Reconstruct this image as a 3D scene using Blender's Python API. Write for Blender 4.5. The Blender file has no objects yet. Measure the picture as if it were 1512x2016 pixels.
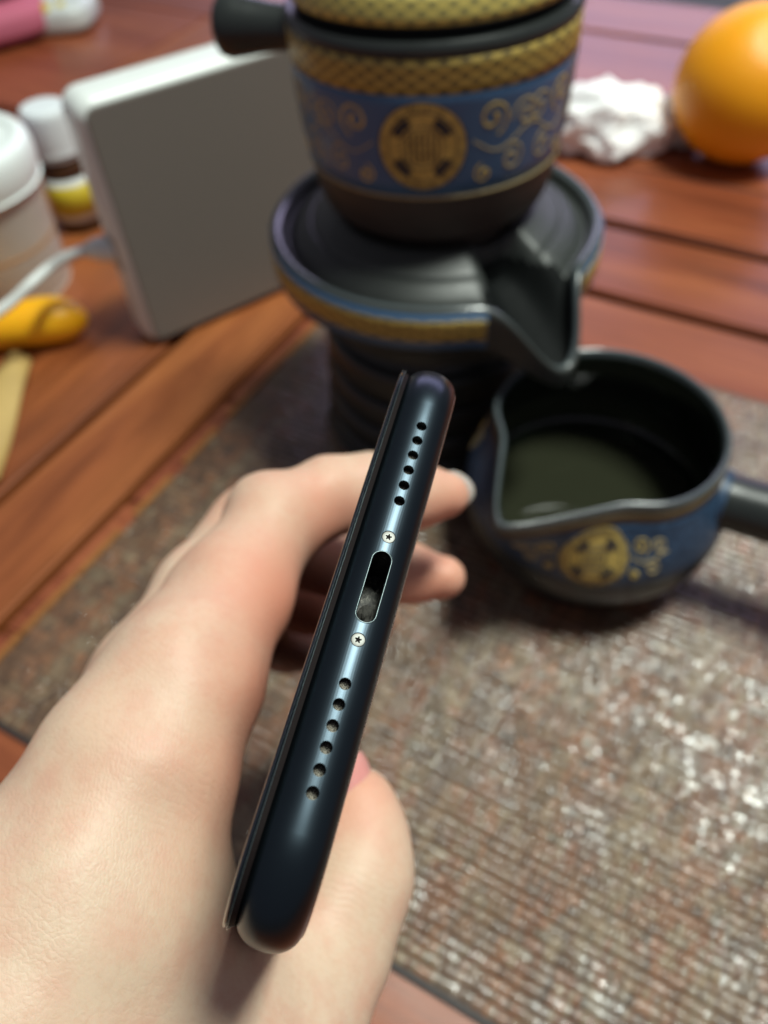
import bpy, bmesh, math, random
import numpy as np
from mathutils import Vector, Matrix
random.seed(7); rng = np.random.default_rng(11)
S = bpy.context.scene; COL = S.collection
MM = 0.001
# ---------------------------------------------------------------- camera
F = 1514.0; CAMH = 250.0
def _axes(p, r, yaw):
    p, r, yaw = np.radians([p, r, yaw])
    up = np.array([0, -np.cos(p), -np.sin(p)]); fh = np.array([0, -np.sin(p), np.cos(p)]); rt = np.array([1., 0, 0])
    R = np.array([[np.cos(r), -np.sin(r), 0], [np.sin(r), np.cos(r), 0], [0, 0, 1]])
    up, fh, rt = R @ up, R @ fh, R @ rt
    return np.array([np.cos(yaw)*rt + np.sin(yaw)*fh, -np.sin(yaw)*rt + np.cos(yaw)*fh, up])
CB = _axes(50, -3.25, -31)             # rows: world X, Y, Z expressed in the camera frame
def cw(v):                             # camera-frame mm (right, down, forward) -> world mm
    v = np.asarray(v, float)
    return v @ CB.T + np.array([0, 0, CAMH])
def sp(px, py, d):                     # point seen at a photo position, d mm deep -> camera-frame mm
    return np.array([(px-756)*d/F, (py-1008)*d/F, d])
cam = bpy.data.cameras.new('camera'); co = bpy.data.objects.new('camera', cam); COL.objects.link(co)
M = Matrix.Identity(4)
for i, v in enumerate(([1, 0, 0], [0, -1, 0], [0, 0, -1])):
    w = CB @ np.array(v, float)
    for j in range(3): M[j][i] = w[j]
M[2][3] = CAMH*MM
co.matrix_world = M
cam.sensor_fit = 'VERTICAL'; cam.sensor_height = 24; cam.lens = F/2016*24
cam.clip_start = 0.004; cam.clip_end = 20
cam.dof.use_dof = True; cam.dof.focus_distance = 0.0785; cam.dof.aperture_fstop = 12.0
S.camera = co
# ---------------------------------------------------------------- world, lamps, exposure
W = bpy.data.worlds.new('World'); S.world = W; W.use_nodes = True
bg = W.node_tree.nodes['Background']; bg.inputs[0].default_value = (0.62, 0.60, 0.72, 1); bg.inputs[1].default_value = 0.17
def area(name, loc, target, size, power, color, shape='DISK', sy=None):
    l = bpy.data.lights.new(name, 'AREA'); l.shape = shape; l.size = size; l.energy = power; l.color = color
    if sy: l.size_y = sy
    o = bpy.data.objects.new(name, l); COL.objects.link(o); o.location = loc
    o.rotation_euler = (Vector(target)-Vector(loc)).to_track_quat('-Z', 'Y').to_euler(); return o
area('ceiling_lamp', (0.31, 0.51, 1.65), (0.3101, 0.51, 0), 0.26, 30, (0.93, 1.0, 0.91), 'RECTANGLE', 0.55)
area('wall_glare_light', (-0.75, 2.9, 0.95), (-0.1, 0.3, 0), 2.6, 15, (0.72, 0.64, 1.0), 'RECTANGLE', 0.9)  # unseen area light added for the lavender glare on the boards
S.view_settings.view_transform = 'Standard'; S.view_settings.look = 'None'
S.view_settings.exposure = 0.42; S.view_settings.gamma = 1
S.render.engine = 'CYCLES'
try:
    S.cycles.use_denoising = True; S.cycles.max_bounces = 8
except Exception: pass
# ---------------------------------------------------------------- helpers
def link(o, parent=None, **k):
    COL.objects.link(o)
    if parent: o.parent = parent
    for a, b in k.items(): o[a] = b
    return o
def empty(name, label=None, category=None, loc=(0, 0, 0), **k):
    o = bpy.data.objects.new(name, None); o.empty_display_size = 0.01; o.location = [c*MM for c in loc]
    if label: k['label'] = label
    if category: k['category'] = category
    return link(o, **k)
def mesh(name, V, Fs, mat, parent=None, smooth=True, uv=None, sharp=None, **k):
    me = bpy.data.meshes.new(name); me.from_pydata([tuple(v) for v in (np.asarray(V, float)*MM)], [], [tuple(f) for f in Fs])
    if uv is not None:
        l = me.uv_layers.new(name='UVMap'); idx = np.zeros(len(me.loops), int); me.loops.foreach_get('vertex_index', idx)
        l.data.foreach_set('uv', np.asarray(uv, float)[idx].ravel())
    me.materials.append(mat)
    if smooth:
        me.polygons.foreach_set('use_smooth', [True]*len(me.polygons))
        if sharp: me.set_sharp_from_angle(angle=math.radians(sharp))
    me.update()
    o = bpy.data.objects.new(name, me); return link(o, parent, **k)
def bm_obj(name, bm, mat, parent=None, smooth=True, sharp=None, **k):
    for v in bm.verts: v.co *= MM
    me = bpy.data.meshes.new(name); bm.to_mesh(me); bm.free(); me.materials.append(mat)
    if smooth:
        me.polygons.foreach_set('use_smooth', [True]*len(me.polygons))
        if sharp: me.set_sharp_from_angle(angle=math.radians(sharp))
    return link(bpy.data.objects.new(name, me), parent, **k)
def grid_faces(n, m, wrap_m=False, wrap_n=False, off=0):
    fs = []
    for i in range(n if wrap_n else n-1):
        for j in range(m if wrap_m else m-1):
            a = i*m+j; b = i*m+(j+1) % m; i2 = (i+1) % n
            fs.append((off+a, off+b, off+i2*m+(j+1) % m, off+i2*m+j))
    return fs
def smooth_profile(P, n=6):            # Catmull-Rom through profile points
    P = [np.array(p, float) for p in P]; out = []
    for i in range(len(P)-1):
        p0 = P[max(i-1, 0)]; p1 = P[i]; p2 = P[i+1]; p3 = P[min(i+2, len(P)-1)]
        for t in np.linspace(0, 1, n, endpoint=False):
            out.append(.5*((2*p1)+(-p0+p2)*t+(2*p0-5*p1+4*p2-p3)*t*t+(-p0+3*p1-3*p2+p3)*t**3))
    out.append(P[-1]); return out
def lathe(name, prof, mat, parent=None, seg=96, deform=None, sharp=40, **k):
    V = []; UV = []
    n = len(prof); ln = 0
    for i, (r, z) in enumerate(prof):
        if i: ln += math.hypot(prof[i][0]-prof[i-1][0], prof[i][1]-prof[i-1][1])
        for j in range(seg):
            a = 2*math.pi*j/seg; rr, zz = max(r, 0.01), z
            if deform: rr, zz = deform(a, rr, zz)
            V.append((rr*math.cos(a), rr*math.sin(a), zz)); UV.append((j/seg, ln))
    fs = [(a, b, c, d) for a, b, c, d in grid_faces(n, seg, True)]
    fs.append(tuple(range(seg))[::-1]); fs.append(tuple((n-1)*seg+j for j in range(seg)))
    return mesh(name, V, fs, mat, parent, uv=UV, sharp=sharp, **k)
def tube(path, r, seg=14, caps=True):
    P = [np.array(p, float) for p in path]; n = len(P); V = []
    rad = r if hasattr(r, '__len__') else [r]*n
    up = np.array([0, 0, 1.]); prev = None
    for i in range(n):
        t = P[min(i+1, n-1)]-P[max(i-1, 0)]; t = t/np.linalg.norm(t)
        if prev is None:
            prev = np.cross(t, up)
            if np.linalg.norm(prev) < .1: prev = np.cross(t, [1, 0, 0])
        u = prev-t*(prev@t); u /= np.linalg.norm(u); prev = u; v = np.cross(t, u)
        for j in range(seg):
            a = 2*math.pi*j/seg; V.append(P[i]+rad[i]*(math.cos(a)*u+math.sin(a)*v))
    fs = grid_faces(n, seg, True)
    if caps: fs += [tuple(range(seg))[::-1], tuple((n-1)*seg+j for j in range(seg))]
    return V, fs
# ---------------------------------------------------------------- materials
class NT:
    def __init__(s, name):
        s.m = bpy.data.materials.new(name); s.m.use_nodes = True; s.t = s.m.node_tree; s.b = s.t.nodes['Principled BSDF']; s.out = s.t.nodes['Material Output']
    def n(s, typ, **k):
        x = s.t.nodes.new('ShaderNode'+typ)
        for a, v in k.items():
            if a.startswith('i_'):
                x.inputs[a[2:].replace('_', ' ')].default_value = v
            else: setattr(x, a, v)
        return x
    def l(s, a, b): s.t.links.new(a, b)
    def set(s, **k):
        for a, v in k.items(): s.b.inputs[a.replace('_', ' ')].default_value = v if not isinstance(v, tuple) else (*v, 1) if len(v) == 3 and 'Radius' not in a else v
        return s
    def coords(s, scale=(1, 1, 1), kind='Object', rot=(0, 0, 0)):
        c = s.n('TexCoord'); mp = s.n('Mapping'); mp.inputs['Scale'].default_value = scale; mp.inputs['Rotation'].default_value = rot; s.l(c.outputs[kind], mp.inputs[0]); return mp.outputs[0]
    def noise(s, vec, scale, detail=4, rough=.6, dist=0):
        x = s.n('TexNoise'); x.inputs['Scale'].default_value = scale; x.inputs['Detail'].default_value = detail; x.inputs['Roughness'].default_value = rough; x.inputs['Distortion'].default_value = dist
        s.l(vec, x.inputs['Vector']); return x.outputs[0]
    def ramp(s, fac, stops):
        r = s.n('ValToRGB'); e = r.color_ramp.elements
        while len(e) < len(stops): e.new(.5)
        for i, (p, c) in enumerate(stops): e[i].position = p; e[i].color = (*c, 1) if len(c) == 3 else c
        s.l(fac, r.inputs[0]); return r.outputs[0]
    def mix(s, f, a, b, mode='MIX'):
        x = s.n('Mix', data_type='RGBA', blend_type=mode)
        for sock, v in ((x.inputs[0], f), (x.inputs[6], a), (x.inputs[7], b)):
            if hasattr(v, 'links') or hasattr(v, 'is_linked'): s.l(v, sock)
            else: sock.default_value = (*v, 1) if isinstance(v, tuple) else v
        return x.outputs[2]
    def math(s, op, a, b=None):
        x = s.n('Math', operation=op)
        for i, v in enumerate((a, b)):
            if v is None: continue
            if hasattr(v, 'is_linked'): s.l(v, x.inputs[i])
            else: x.inputs[i].default_value = v
        return x.outputs[0]
    def bump(s, h, strength=.3, dist=.001, normal=None):
        b = s.n('Bump'); b.inputs['Strength'].default_value = strength; b.inputs['Distance'].default_value = dist; s.l(h, b.inputs['Height'])
        if normal: s.l(normal, b.inputs['Normal'])
        s.l(b.outputs[0], s.b.inputs['Normal']); return b.outputs[0]
    def base(s, c): s.l(c, s.b.inputs['Base Color']); return s
    def rough(s, f, a, b):
        x = s.n('MapRange'); x.inputs['To Min'].default_value = a; x.inputs['To Max'].default_value = b; s.l(f, x.inputs[0]); s.l(x.outputs[0], s.b.inputs['Roughness'])
def plain(name, col, rough=.5, metallic=0, var=.12, scale=200, bump=0, **k):
    m = NT(name); v = m.coords(); nz = m.noise(v, scale, 4)
    m.base(m.mix(nz, tuple(c*(1-var) for c in col), tuple(min(1, c*(1+var)) for c in col)))
    m.set(Roughness=rough, Metallic=metallic, **k)
    m.rough(m.noise(v, scale*1.7, 3), max(0, rough-.06), min(1, rough+.06))
    if bump: m.bump(m.noise(v, scale*3, 3), bump, .0003)
    return m.m
def wood(name, along, tint):
    m = NT(name)
    sc = (1.2, 16, 16) if along == 'x' else (16, 1.2, 16)
    v = m.coords(sc); oi = m.n('ObjectInfo'); vv = m.n('VectorMath', operation='ADD'); sc2 = m.n('VectorMath', operation='SCALE'); sc2.inputs[0].default_value = (7.3, 3.1, 5.7)
    m.l(oi.outputs['Random'], sc2.inputs['Scale']); m.l(v, vv.inputs[0]); m.l(sc2.outputs[0], vv.inputs[1])
    g = m.noise(vv.outputs[0], 2.2, 6, .62, .6); g2 = m.noise(vv.outputs[0], 14, 4, .7)
    c = m.ramp(g, [(.25, (tint[0]*.38, tint[1]*.30, tint[2]*.3)), (.45, (tint[0]*.75, tint[1]*.68, tint[2]*.7)), (.6, tint), (.8, (tint[0]*1.25, tint[1]*1.4, tint[2]*1.3))])
    c = m.mix(m.ramp(g2, [(.35, (.55, .55, .55)), (.6, (1, 1, 1))]), (0, 0, 0), c); 
    x = m.n('Mix', data_type='RGBA', blend_type='MULTIPLY'); x.inputs[0].default_value = .6; m.l(m.ramp(g, [(.25, (tint[0]*.38, tint[1]*.3, tint[2]*.3)), (.45, (tint[0]*.8, tint[1]*.7, tint[2]*.7)), (.62, tint), (.85, (tint[0]*1.2, tint[1]*1.3, tint[2]*1.3))]), x.inputs[6]); m.l(m.ramp(g2, [(.35, (.5, .45, .4)), (.6, (1, 1, 1))]), x.inputs[7])
    m.base(x.outputs[2]); m.set(Roughness=.32, Coat_Weight=.3, Coat_Roughness=.22); m.rough(g2, .34, .5)
    m.bump(g2, .12, .0004); return m.m
WOODX = wood('lacquered_wood_cross', 'x', (.31, .085, .03)); WOODY = wood('lacquered_wood_long', 'y', (.36, .115, .032))
WOODD = plain('dark_underframe', (.03, .012, .006), .6)
# black glaze
m = NT('black_glaze'); v = m.coords(); nz = m.noise(v, 60, 4); m.base(m.mix(nz, (.012, .015, .014), (.026, .03, .028))); m.set(Roughness=.3); m.rough(m.noise(v, 400, 3), .26, .38); m.bump(m.noise(v, 900, 2), .05, .0002); GLAZE = m.m
m = NT('brown_clay'); v = m.coords(); nz = m.noise(v, 120, 5); m.base(m.mix(nz, (.026, .022, .018), (.046, .040, .034))); m.set(Roughness=.5); m.bump(m.noise(v, 1500, 2), .1, .0002); CLAY = m.m
m = NT('inner_glaze'); v = m.coords(); nz = m.noise(v, 90, 5); m.base(m.mix(nz, (.008, .012, .009), (.016, .022, .016))); m.set(Roughness=.16); INNER = m.m
INNER_ROUGH = plain('shaded_channel', (.004, .005, .005), .7, Specular_IOR_Level=.12)  # near-black for the tray channel, its shade painted into the colour
RIMG = plain('rim_highlight_glaze', (.07, .085, .09), .22, 0, .2, 300, Coat_Weight=.6)  # lighter grey for the rims, their highlight painted into the colour
# blue enamel with a fine dark weave
m = NT('blue_enamel'); c = m.n('TexCoord'); sx = m.n('SeparateXYZ'); m.l(c.outputs['UV'], sx.inputs[0])
u = m.math('MULTIPLY', sx.outputs[0], 150); vv = m.math('MULTIPLY', sx.outputs[1], .8)
a = m.math('SINE', m.math('MULTIPLY', u, 6.283)); b_ = m.math('SINE', m.math('MULTIPLY', vv, 6.283)); pat = m.math('MULTIPLY', a, b_)
pat2 = m.math('ADD', m.math('MULTIPLY', pat, .4), .5)
nz = m.noise(m.coords(), 80, 4)
m.base(m.mix(pat2, (.030, .080, .17), (.070, .165, .31))); m.set(Roughness=.36, Coat_Weight=.15); m.rough(nz, .3, .45); BLUE = m.m
def gold(name, c1, c2, k1=48, k2=.27):
    m = NT(name); c = m.n('TexCoord'); sx = m.n('SeparateXYZ'); m.l(c.outputs['UV'], sx.inputs[0])
    u = m.math('MULTIPLY', sx.outputs[0], k1); v = m.math('MULTIPLY', sx.outputs[1], k2)
    p = m.math('ABSOLUTE', m.math('SINE', m.math('MULTIPLY', m.math('ADD', u, v), 3.1416))); q = m.math('ABSOLUTE', m.math('SINE', m.math('MULTIPLY', m.math('SUBTRACT', u, v), 3.1416)))
    mn = m.math('MINIMUM', p, q); mx = m.math('MULTIPLY', p, q)
    nz = m.noise(m.coords(), 700, 4, .7)
    dark = m.ramp(m.math('MULTIPLY', mx, m.math('ADD', nz, .5)), [(.3, (0, 0, 0)), (.62, (1, 1, 1)), (.8, (.35, .35, .35)), (.95, (1, 1, 1))])
    m.base(m.mix(dark, c1, c2)); m.set(Roughness=.4, Metallic=.25); m.bump(mn, .1, .0002); return m.m
m = NT('dark_blue_enamel'); nz = m.noise(m.coords(), 500, 4, .7); m.base(m.mix(m.ramp(nz, [(.42, (0, 0, 0)), (.6, (1, 1, 1))]), (.014, .032, .064), (.034, .072, .135))); m.set(Roughness=.4); BLUED = m.m
GOLDB = gold('gold_lattice', (.50, .36, .085), (.085, .065, .03))
m = NT('gold_print'); v = m.coords(); nz = m.noise(v, 500, 5, .7); m.base(m.mix(m.ramp(nz, [(.38, (0, 0, 0)), (.62, (1, 1, 1))]), (.44, .31, .08), (.72, .54, .15))); m.set(Roughness=.42, Metallic=.25); m.bump(nz, .2, .0003); GOLD = m.m
GOLDDIM = plain('faded_gold_print', (.42, .33, .16), .5, .1, .3, 500)
DARKPRINT = plain('dark_print', (.03, .028, .03), .5)
# ---------------------------------------------------------------- the setting: floor and table
floor = mesh('floor', [(-3000, -2000, -450), (3000, -2000, -450), (3000, 5000, -450), (-3000, 5000, -450)], [(0, 1, 2, 3)], plain('floor_tile', (.16, .17, .16), .4), smooth=False, kind='structure')
table = empty('table', 'reddish brown lacquered wooden table of separate boards under everything', 'table', (0, 0, -20))
def board(x0, x1, y0, y1, mat, ztop=0, th=18, rad=1.6, gap=0):
    bm = bmesh.new(); bmesh.ops.create_cube(bm, size=1)
    for v in bm.verts: v.co = Vector(((x0+x1)/2+v.co.x*(x1-x0), (y0+y1)/2+v.co.y*(y1-y0), ztop-th/2+v.co.z*th))
    bmesh.ops.bevel(bm, geom=[e for e in bm.edges], offset=rad, segments=3, affect='EDGES')
    cx, cy = (x0+x1)/2, (y0+y1)/2
    for v in bm.verts: v.co -= Vector((cx, cy, 0))
    o = bm_obj('board', bm, mat, None, sharp=35); o.parent = table; o.location = (cx*MM, cy*MM, .020); return o
XR = -212; GX = 600
for y0, y1, h in ((-260, 62, 0), (62.6, 135, 0), (135.6, 208, 0), (208.6, 281, 0), (281.6, 366.2, 0), (373.2, 438.6, 0), (446.5, 516, 0), (516.6, 737, 0), (742, 832, .4)):
    board(XR if y0 < 440 else -261.5, GX, y0, y1, WOODX, h)
for x0, x1, y1 in ((-261.5, -216, 442), (-545, -266.2, 832)):
    board(x0, x1, -260, y1, WOODY)
for y0, y1 in ((-260, 180), (181, 407), (413, 640), (641, 832)):
    board(-1000, -546, y0, y1, WOODX)
mesh('underframe', *(lambda b: (b[0], b[1]))(([(-990, -250, -3), (590, -250, -3), (590, 825, -3), (-990, 825, -3), (-990, -250, -28), (590, -250, -28), (590, 825, -28), (-990, 825, -28)], [(0, 1, 2, 3), (7, 6, 5, 4), (0, 4, 5, 1), (1, 5, 6, 2), (2, 6, 7, 3), (3, 7, 4, 0)])), WOODD, table, smooth=False).location = (0, 0, .004)
# ---------------------------------------------------------------- woven mat
mat_root = empty('placemat', 'brown and grey woven placemat with an orange bound edge under the jug', 'placemat', (0, 0, 0))
m = NT('woven_plastic'); at = m.n('Attribute', attribute_name='tone'); v = m.coords(); nz = m.noise(v, 1500, 2)
m.base(m.mix(m.math('MULTIPLY', nz, .5), at.outputs['Color'], (.05, .035, .03))); m.set(Roughness=.42, Specular_IOR_Level=.5, Coat_Weight=.6, Coat_Roughness=.07); WEAVE = m.m
MX0, MX1, MY0, MY1 = -201, 250, 34.5, 319
pitch = 3.4; bead = 1.6; rows = int((MY1-MY0)/pitch); nb = int((MX1-MX0)/bead)
pal = np.array([(.160, .080, .038), (.195, .080, .036), (.180, .104, .054), (.215, .150, .086), (.130, .072, .038), (.220, .098, .044), (.192, .118, .062)])
warp_tone = np.repeat(rng.integers(0, len(pal), nb//4+1), 4)[:nb]
lowf = [rng.random((rows//s1+3, nb//s2+3)) for s1, s2 in ((4, 9), (2, 5))]
AL = 4; AC = 4
for r in range(rows):
    yc = MY0+(r+.5)*pitch; n = nb*AL+1
    xs = np.linspace(MX0, MX1, n); ts = np.linspace(-1, 1, AC+1)
    bi = np.minimum((np.arange(n)//AL), nb-1); fr = (np.arange(n) % AL)/AL
    dome = np.sin(np.pi*fr)**.42; gr = np.cumsum(rng.random(nb) < .2); ga = rng.normal(0, .07, gr[-1]+1)[gr]; gb = rng.normal(0, .09, gr[-1]+1)[gr]; tx = ga+rng.normal(0, .10, nb)
    yj = rng.normal(0, .12, nb)+.25*np.sin(np.arange(nb)*.05+r*2.1); hj = rng.normal(0, .09, nb); tilt = gb+rng.normal(0, .09, nb); wid = 1+rng.normal(0, .06, nb)
    under = (lowf[0][r//4, ((np.arange(nb)+r) // 9) % lowf[0].shape[1]] > .62)
    base = np.where(under, .55, 1.0)
    V = np.zeros((n, AC+1, 3))
    for k, t in enumerate(ts):
        V[:, k, 0] = xs; V[:, k, 1] = t*pitch*.52*(.92+.08*dome)*wid[bi]+yj[bi]
        V[:, k, 2] = .35+(1-abs(t)**2.6)*(.26+.34*dome*base[bi])+(hj[bi]+tilt[bi]*t*pitch*.5+tx[bi]*(fr-.5)*bead)*dome*(1-abs(t)**5)
        if k in (0, AC): V[:, k, 2] = .42
    idx = np.arange(n*(AC+1)).reshape(n, AC+1)
    Fq = np.stack([idx[:-1, :-1], idx[1:, :-1], idx[1:, 1:], idx[:-1, 1:]], -1).reshape(-1, 4)
    me = bpy.data.meshes.new('weave_strip'); V = V.reshape(-1, 3)*MM
    me.vertices.add(len(V)); me.vertices.foreach_set('co', V.ravel()); me.loops.add(Fq.size); me.loops.foreach_set('vertex_index', Fq.ravel())
    me.polygons.add(len(Fq)); me.polygons.foreach_set('loop_start', np.arange(len(Fq))*4); me.polygons.foreach_set('use_smooth', [True]*len(Fq)); me.update(calc_edges=True)
    blk = (lowf[1][r//2, (np.arange(nb)//5) % lowf[1].shape[1]]*len(pal)).astype(int) % len(pal)
    pick = np.where(rng.random(nb) < .5, warp_tone, blk)
    c = pal[pick]*(1+rng.normal(0, .22, (nb, 1)))
    c = np.clip(np.where(under[:, None], c*.8, c), .01, .6)
    fc = np.repeat(np.repeat(c, AL, 0), AC, 0); at_ = me.attributes.new('tone', 'FLOAT_COLOR', 'FACE')
    at_.data.foreach_set('color', np.c_[fc, np.ones(len(fc))].ravel()); me.materials.append(WEAVE)
    o = link(bpy.data.objects.new('weave_strip', me), mat_root); o.location = (0, yc*MM, 0)
def box(x0, x1, y0, y1, z0, z1): return [(x0, y0, z0), (x1, y0, z0), (x1, y1, z0), (x0, y1, z0), (x0, y0, z1), (x1, y0, z1), (x1, y1, z1), (x0, y1, z1)], [(3, 2, 1, 0), (4, 5, 6, 7), (0, 1, 5, 4), (1, 2, 6, 5), (2, 3, 7, 6), (3, 0, 4, 7)]
def bbox(name, x0, x1, y0, y1, z0, z1, mt, parent, bev=.4, seg=2, **k):
    bm = bmesh.new(); V, Fs = box(x0, x1, y0, y1, z0, z1); vs = [bm.verts.new(v) for v in V]
    for f in Fs: bm.faces.new([vs[i] for i in f])
    bmesh.ops.bevel(bm, geom=list(bm.edges), offset=bev, segments=seg, affect='EDGES'); return bm_obj(name, bm, mt, parent, sharp=40, **k)
bbox('backing', MX0, MX1, MY0, MY1, .05, .3, plain('mat_backing', (.10, .065, .045), .7), mat_root, .08)
bbox('binding', MX0, MX1, MY0-2.4, MY0-.1, .05, 1.5, plain('dark_binding', (.03, .02, .018), .6, bump=.2), mat_root, .5)
BTAN = plain('orange_binding', (.30, .12, .03), .5, 0, .3, 150, .2)
y = MY0
while y < MY1-4:
    L = random.uniform(24, 40); bbox('binding', MX0-3.0, MX0-.1, y, min(y+L, MY1), .05, 1.5, BTAN, mat_root, .5); y += L+random.choice((.6, 4, 9))
# ---------------------------------------------------------------- ornament helpers on surfaces of revolution
def rad_at(prof, z):
    zs = [p[1] for p in prof]; return float(np.interp(z, zs, [p[0] for p in prof]))
SURF_DEF = [None]
def surf(prof, th, z, off):
    r = rad_at(prof, z)
    if SURF_DEF[0]: r, z = SURF_DEF[0](th, r, z)
    r += off; return (r*math.cos(th), r*math.sin(th), z)
class Deco:
    def __init__(s, prof): s.p = prof; s.V = []; s.F = []
    def ribbon(s, pts, w, off=.3, th=.35):      # pts in (arc mm, z) about theta0
        n = len(pts); P = np.array(pts, float); T = np.gradient(P, axis=0); T /= np.linalg.norm(T, axis=1)[:, None]+1e-9; N = np.c_[-T[:, 1], T[:, 0]]
        o = len(s.V)
        for i in range(n):
            ww = w[i] if hasattr(w, '__len__') else w
            for k, of in ((-1, off-th), (-.6, off), (.6, off), (1, off-th)):
                q = P[i]+N[i]*ww/2*k; s.V.append(surf(s.p, s.t0+q[0]/s.R, q[1], of))
        s.F += [(a, b, c, d) for a, b, c, d in grid_faces(n, 4, off=o)]
    def disc(s, cx, cz, r, off=.3, seg=40, rings=6, r0=0, a0=0, a1=2*math.pi, squash=1):
        o = len(s.V); n = rings+1
        for i in range(n):
            rr = r0+(r-r0)*i/rings
            for j in range(seg+1):
                a = a0+(a1-a0)*j/seg; s.V.append(surf(s.p, s.t0+(cx+rr*math.cos(a))/s.R, cz+squash*rr*math.sin(a), off-(.3 if i == rings and r0 == 0 else 0)))
        s.F += grid_faces(n, seg+1, off=o)
    def out(s, name, mat, parent, **k): return mesh(name, s.V, s.F, mat, parent, **k) if s.V else None
def spiral(cx, cz, r, turns, a0, sgn=1, n=26):
    out = []
    for i in range(n):
        t = i/(n-1); a = a0+sgn*turns*2*math.pi*t; rr = r*(1-.8*t**.85); out.append((cx+rr*math.cos(a), cz+rr*math.sin(a)))
    return out
def ornament(parent, prof, R, thetas, zc, rm, scl, zlo, zhi, nsc=4):
    hw = math.pi*R/len(thetas); k = scl
    def one(t0, mat, name, fn):
        d = Deco(prof); d.t0 = t0; d.R = R; fn(d); d.out(name, mat, parent)
    for t0 in thetas:
        for sx in (-1, 1):
            for (ax, az, r, tn, a0, sg, mat) in ((rm+5.6*k, zc+5.6*k, 4.6*k, 1.35, -1.2, 1, GOLD), (rm+15.2*k, zc+4.6*k, 4.4*k, 1.3, 3.3, -1, GOLDDIM), (rm+4.0*k, zc-8.0*k, 2.7*k, 1.1, 1.8, 1, GOLD), (rm+11.8*k, zc-5.6*k, 4.2*k, 1.35, 2.4, -1, GOLDDIM)):
                if ax > hw-1: continue
                P = [(sx*x, z) for x, z in spiral(ax, az, r, tn, a0, sg, 34)]
                def f(d, P=P, r=r): d.ribbon(P, [(.75+.7*(i/33)**1.5)*k for i in range(34)]); d.disc(P[-1][0], P[-1][1], .8*k, seg=10, rings=2)
                one(t0, mat, 'scroll', f)
            xm = min(18*k, hw-rm-1)
            one(t0, GOLDDIM, 'vine', lambda d: d.ribbon([(sx*(rm+1+t*xm), zc+k*(math.sin(t*5.2+2.6)*2.2-.4)) for t in np.linspace(0, 1, 30)], .6*k))
    for t0 in thetas:
        md = Deco(prof); md.t0 = t0; md.R = R; md.disc(0, zc, rm, .34, 48, 8)
        mo = md.out('medallion', GOLD, parent)
        dk = Deco(prof); dk.t0 = t0; dk.R = R
        for q in range(4):
            a = math.pi/4+q*math.pi/2; dk = Deco(prof); dk.t0 = t0; dk.R = R; dk.disc(0, zc, rm*.70, .56, 8, 2, rm*.5, a-.34, a+.34); dk.out('emblem', DARKPRINT, mo)
        dk = Deco(prof); dk.t0 = t0; dk.R = R
        for rr, w in ((rm*.93, .4), (rm*.74, .45), (rm*.44, .4)):
            dk.ribbon([(rr*math.cos(a), zc+rr*math.sin(a)) for a in np.linspace(0, 2*math.pi, 49)], w, .5, .2)
        for x in np.linspace(-.3, .3, 6): dk.ribbon([(x*rm, zc-rm*.3), (x*rm, zc), (x*rm, zc+rm*.3)], .5, .5, .2)
        for z in (-.3, -.1, .12, .3): dk.ribbon([(-rm*.3, zc+z*rm), (0, zc+z*rm), (rm*.3, zc+z*rm)], .28, .5, .2)
        for sgn in (-1, 1):
            for x in np.linspace(-.34, .34, 7): dk.ribbon([(x*rm, zc+sgn*rm*.76), (x*rm, zc+sgn*rm*.82), (x*rm, zc+sgn*rm*.88)], .28, .5, .2)
        for q in range(16):
            a = q*math.pi/8+.2; dk.ribbon([(rm*.76*math.cos(a), zc+rm*.76*math.sin(a)), (rm*.8*math.cos(a+.06), zc+rm*.8*math.sin(a+.06)), (rm*.88*math.cos(a), zc+rm*.88*math.sin(a))], .26, .5, .2)
        dk.out('emblem', DARKPRINT, mo)
# ---------------------------------------------------------------- tea stand (grinder-shaped base with tray and spout)
AX = (-118.5, 247, 0)
stand = empty('tea_stand', 'black round tea tray stand with blue and gold band and pouring spout under the pot', 'tea stand', (AX[0], AX[1], 1.2))
SA = math.radians(-29)
def ad(a, b): return (a-b+math.pi) % (2*math.pi)-math.pi
def tray_def(a, r, z):
    d = ad(a, SA); g = math.exp(-(abs(d)/.205)**2.1)
    w = max(0, min(1, (r-42)/17)); w = w*w*(3-2*w)
    if z < 62: return r, z
    g2 = math.exp(-(abs(d)/.21)**4)
    if z > 86 and 34.3 < r < 59.2:
        kk = g2*max(0, min(1, (r-34.3)/3.2))*max(0, min(1, (59.2-r)/1.5)); z = z*(1-kk)+(88.6-.05*(r-36))*kk
    zt = 69.3+7.4*(z-81)/17
    gz = g**1.25*w
    return r+17.5*g*w, z*(1-gz)+zt*gz
tp = smooth_profile([(0, 60), (40, 60), (46, 62), (48, 68), (54, 76), (61, 80), (62.6, 82.5)], 4)+smooth_profile([(62.6, 83), (62.8, 90), (62.4, 96), (60.5, 98), (58.2, 96.4), (57, 93.4), (55.4, 93), (53, 95.4), (50, 97.4), (47.6, 98.6), (46.6, 98.5), (45.6, 99.7), (41, 102), (37.6, 104), (36, 104.4), (34.8, 103.4), (34.2, 99.5), (32, 98), (0, 98)], 5)
m = NT('matt_glaze'); v = m.coords(); nz = m.noise(v, 60, 4); m.base(m.mix(nz, (.022, .026, .023), (.04, .045, .04))); m.set(Roughness=.46); m.rough(m.noise(v, 300, 3), .4, .52); m.bump(m.noise(v, 900, 2), .06, .0002); GLAZE2 = m.m
tray_o = lathe('tray', tp, GLAZE2, stand, 256, tray_def); tray_o.data.materials.append(INNER_ROUGH); tray_o.data.materials.append(RIMG)
pk = next(q for q in range(len(tp)) if tp[q][1] > 97.9)
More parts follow.
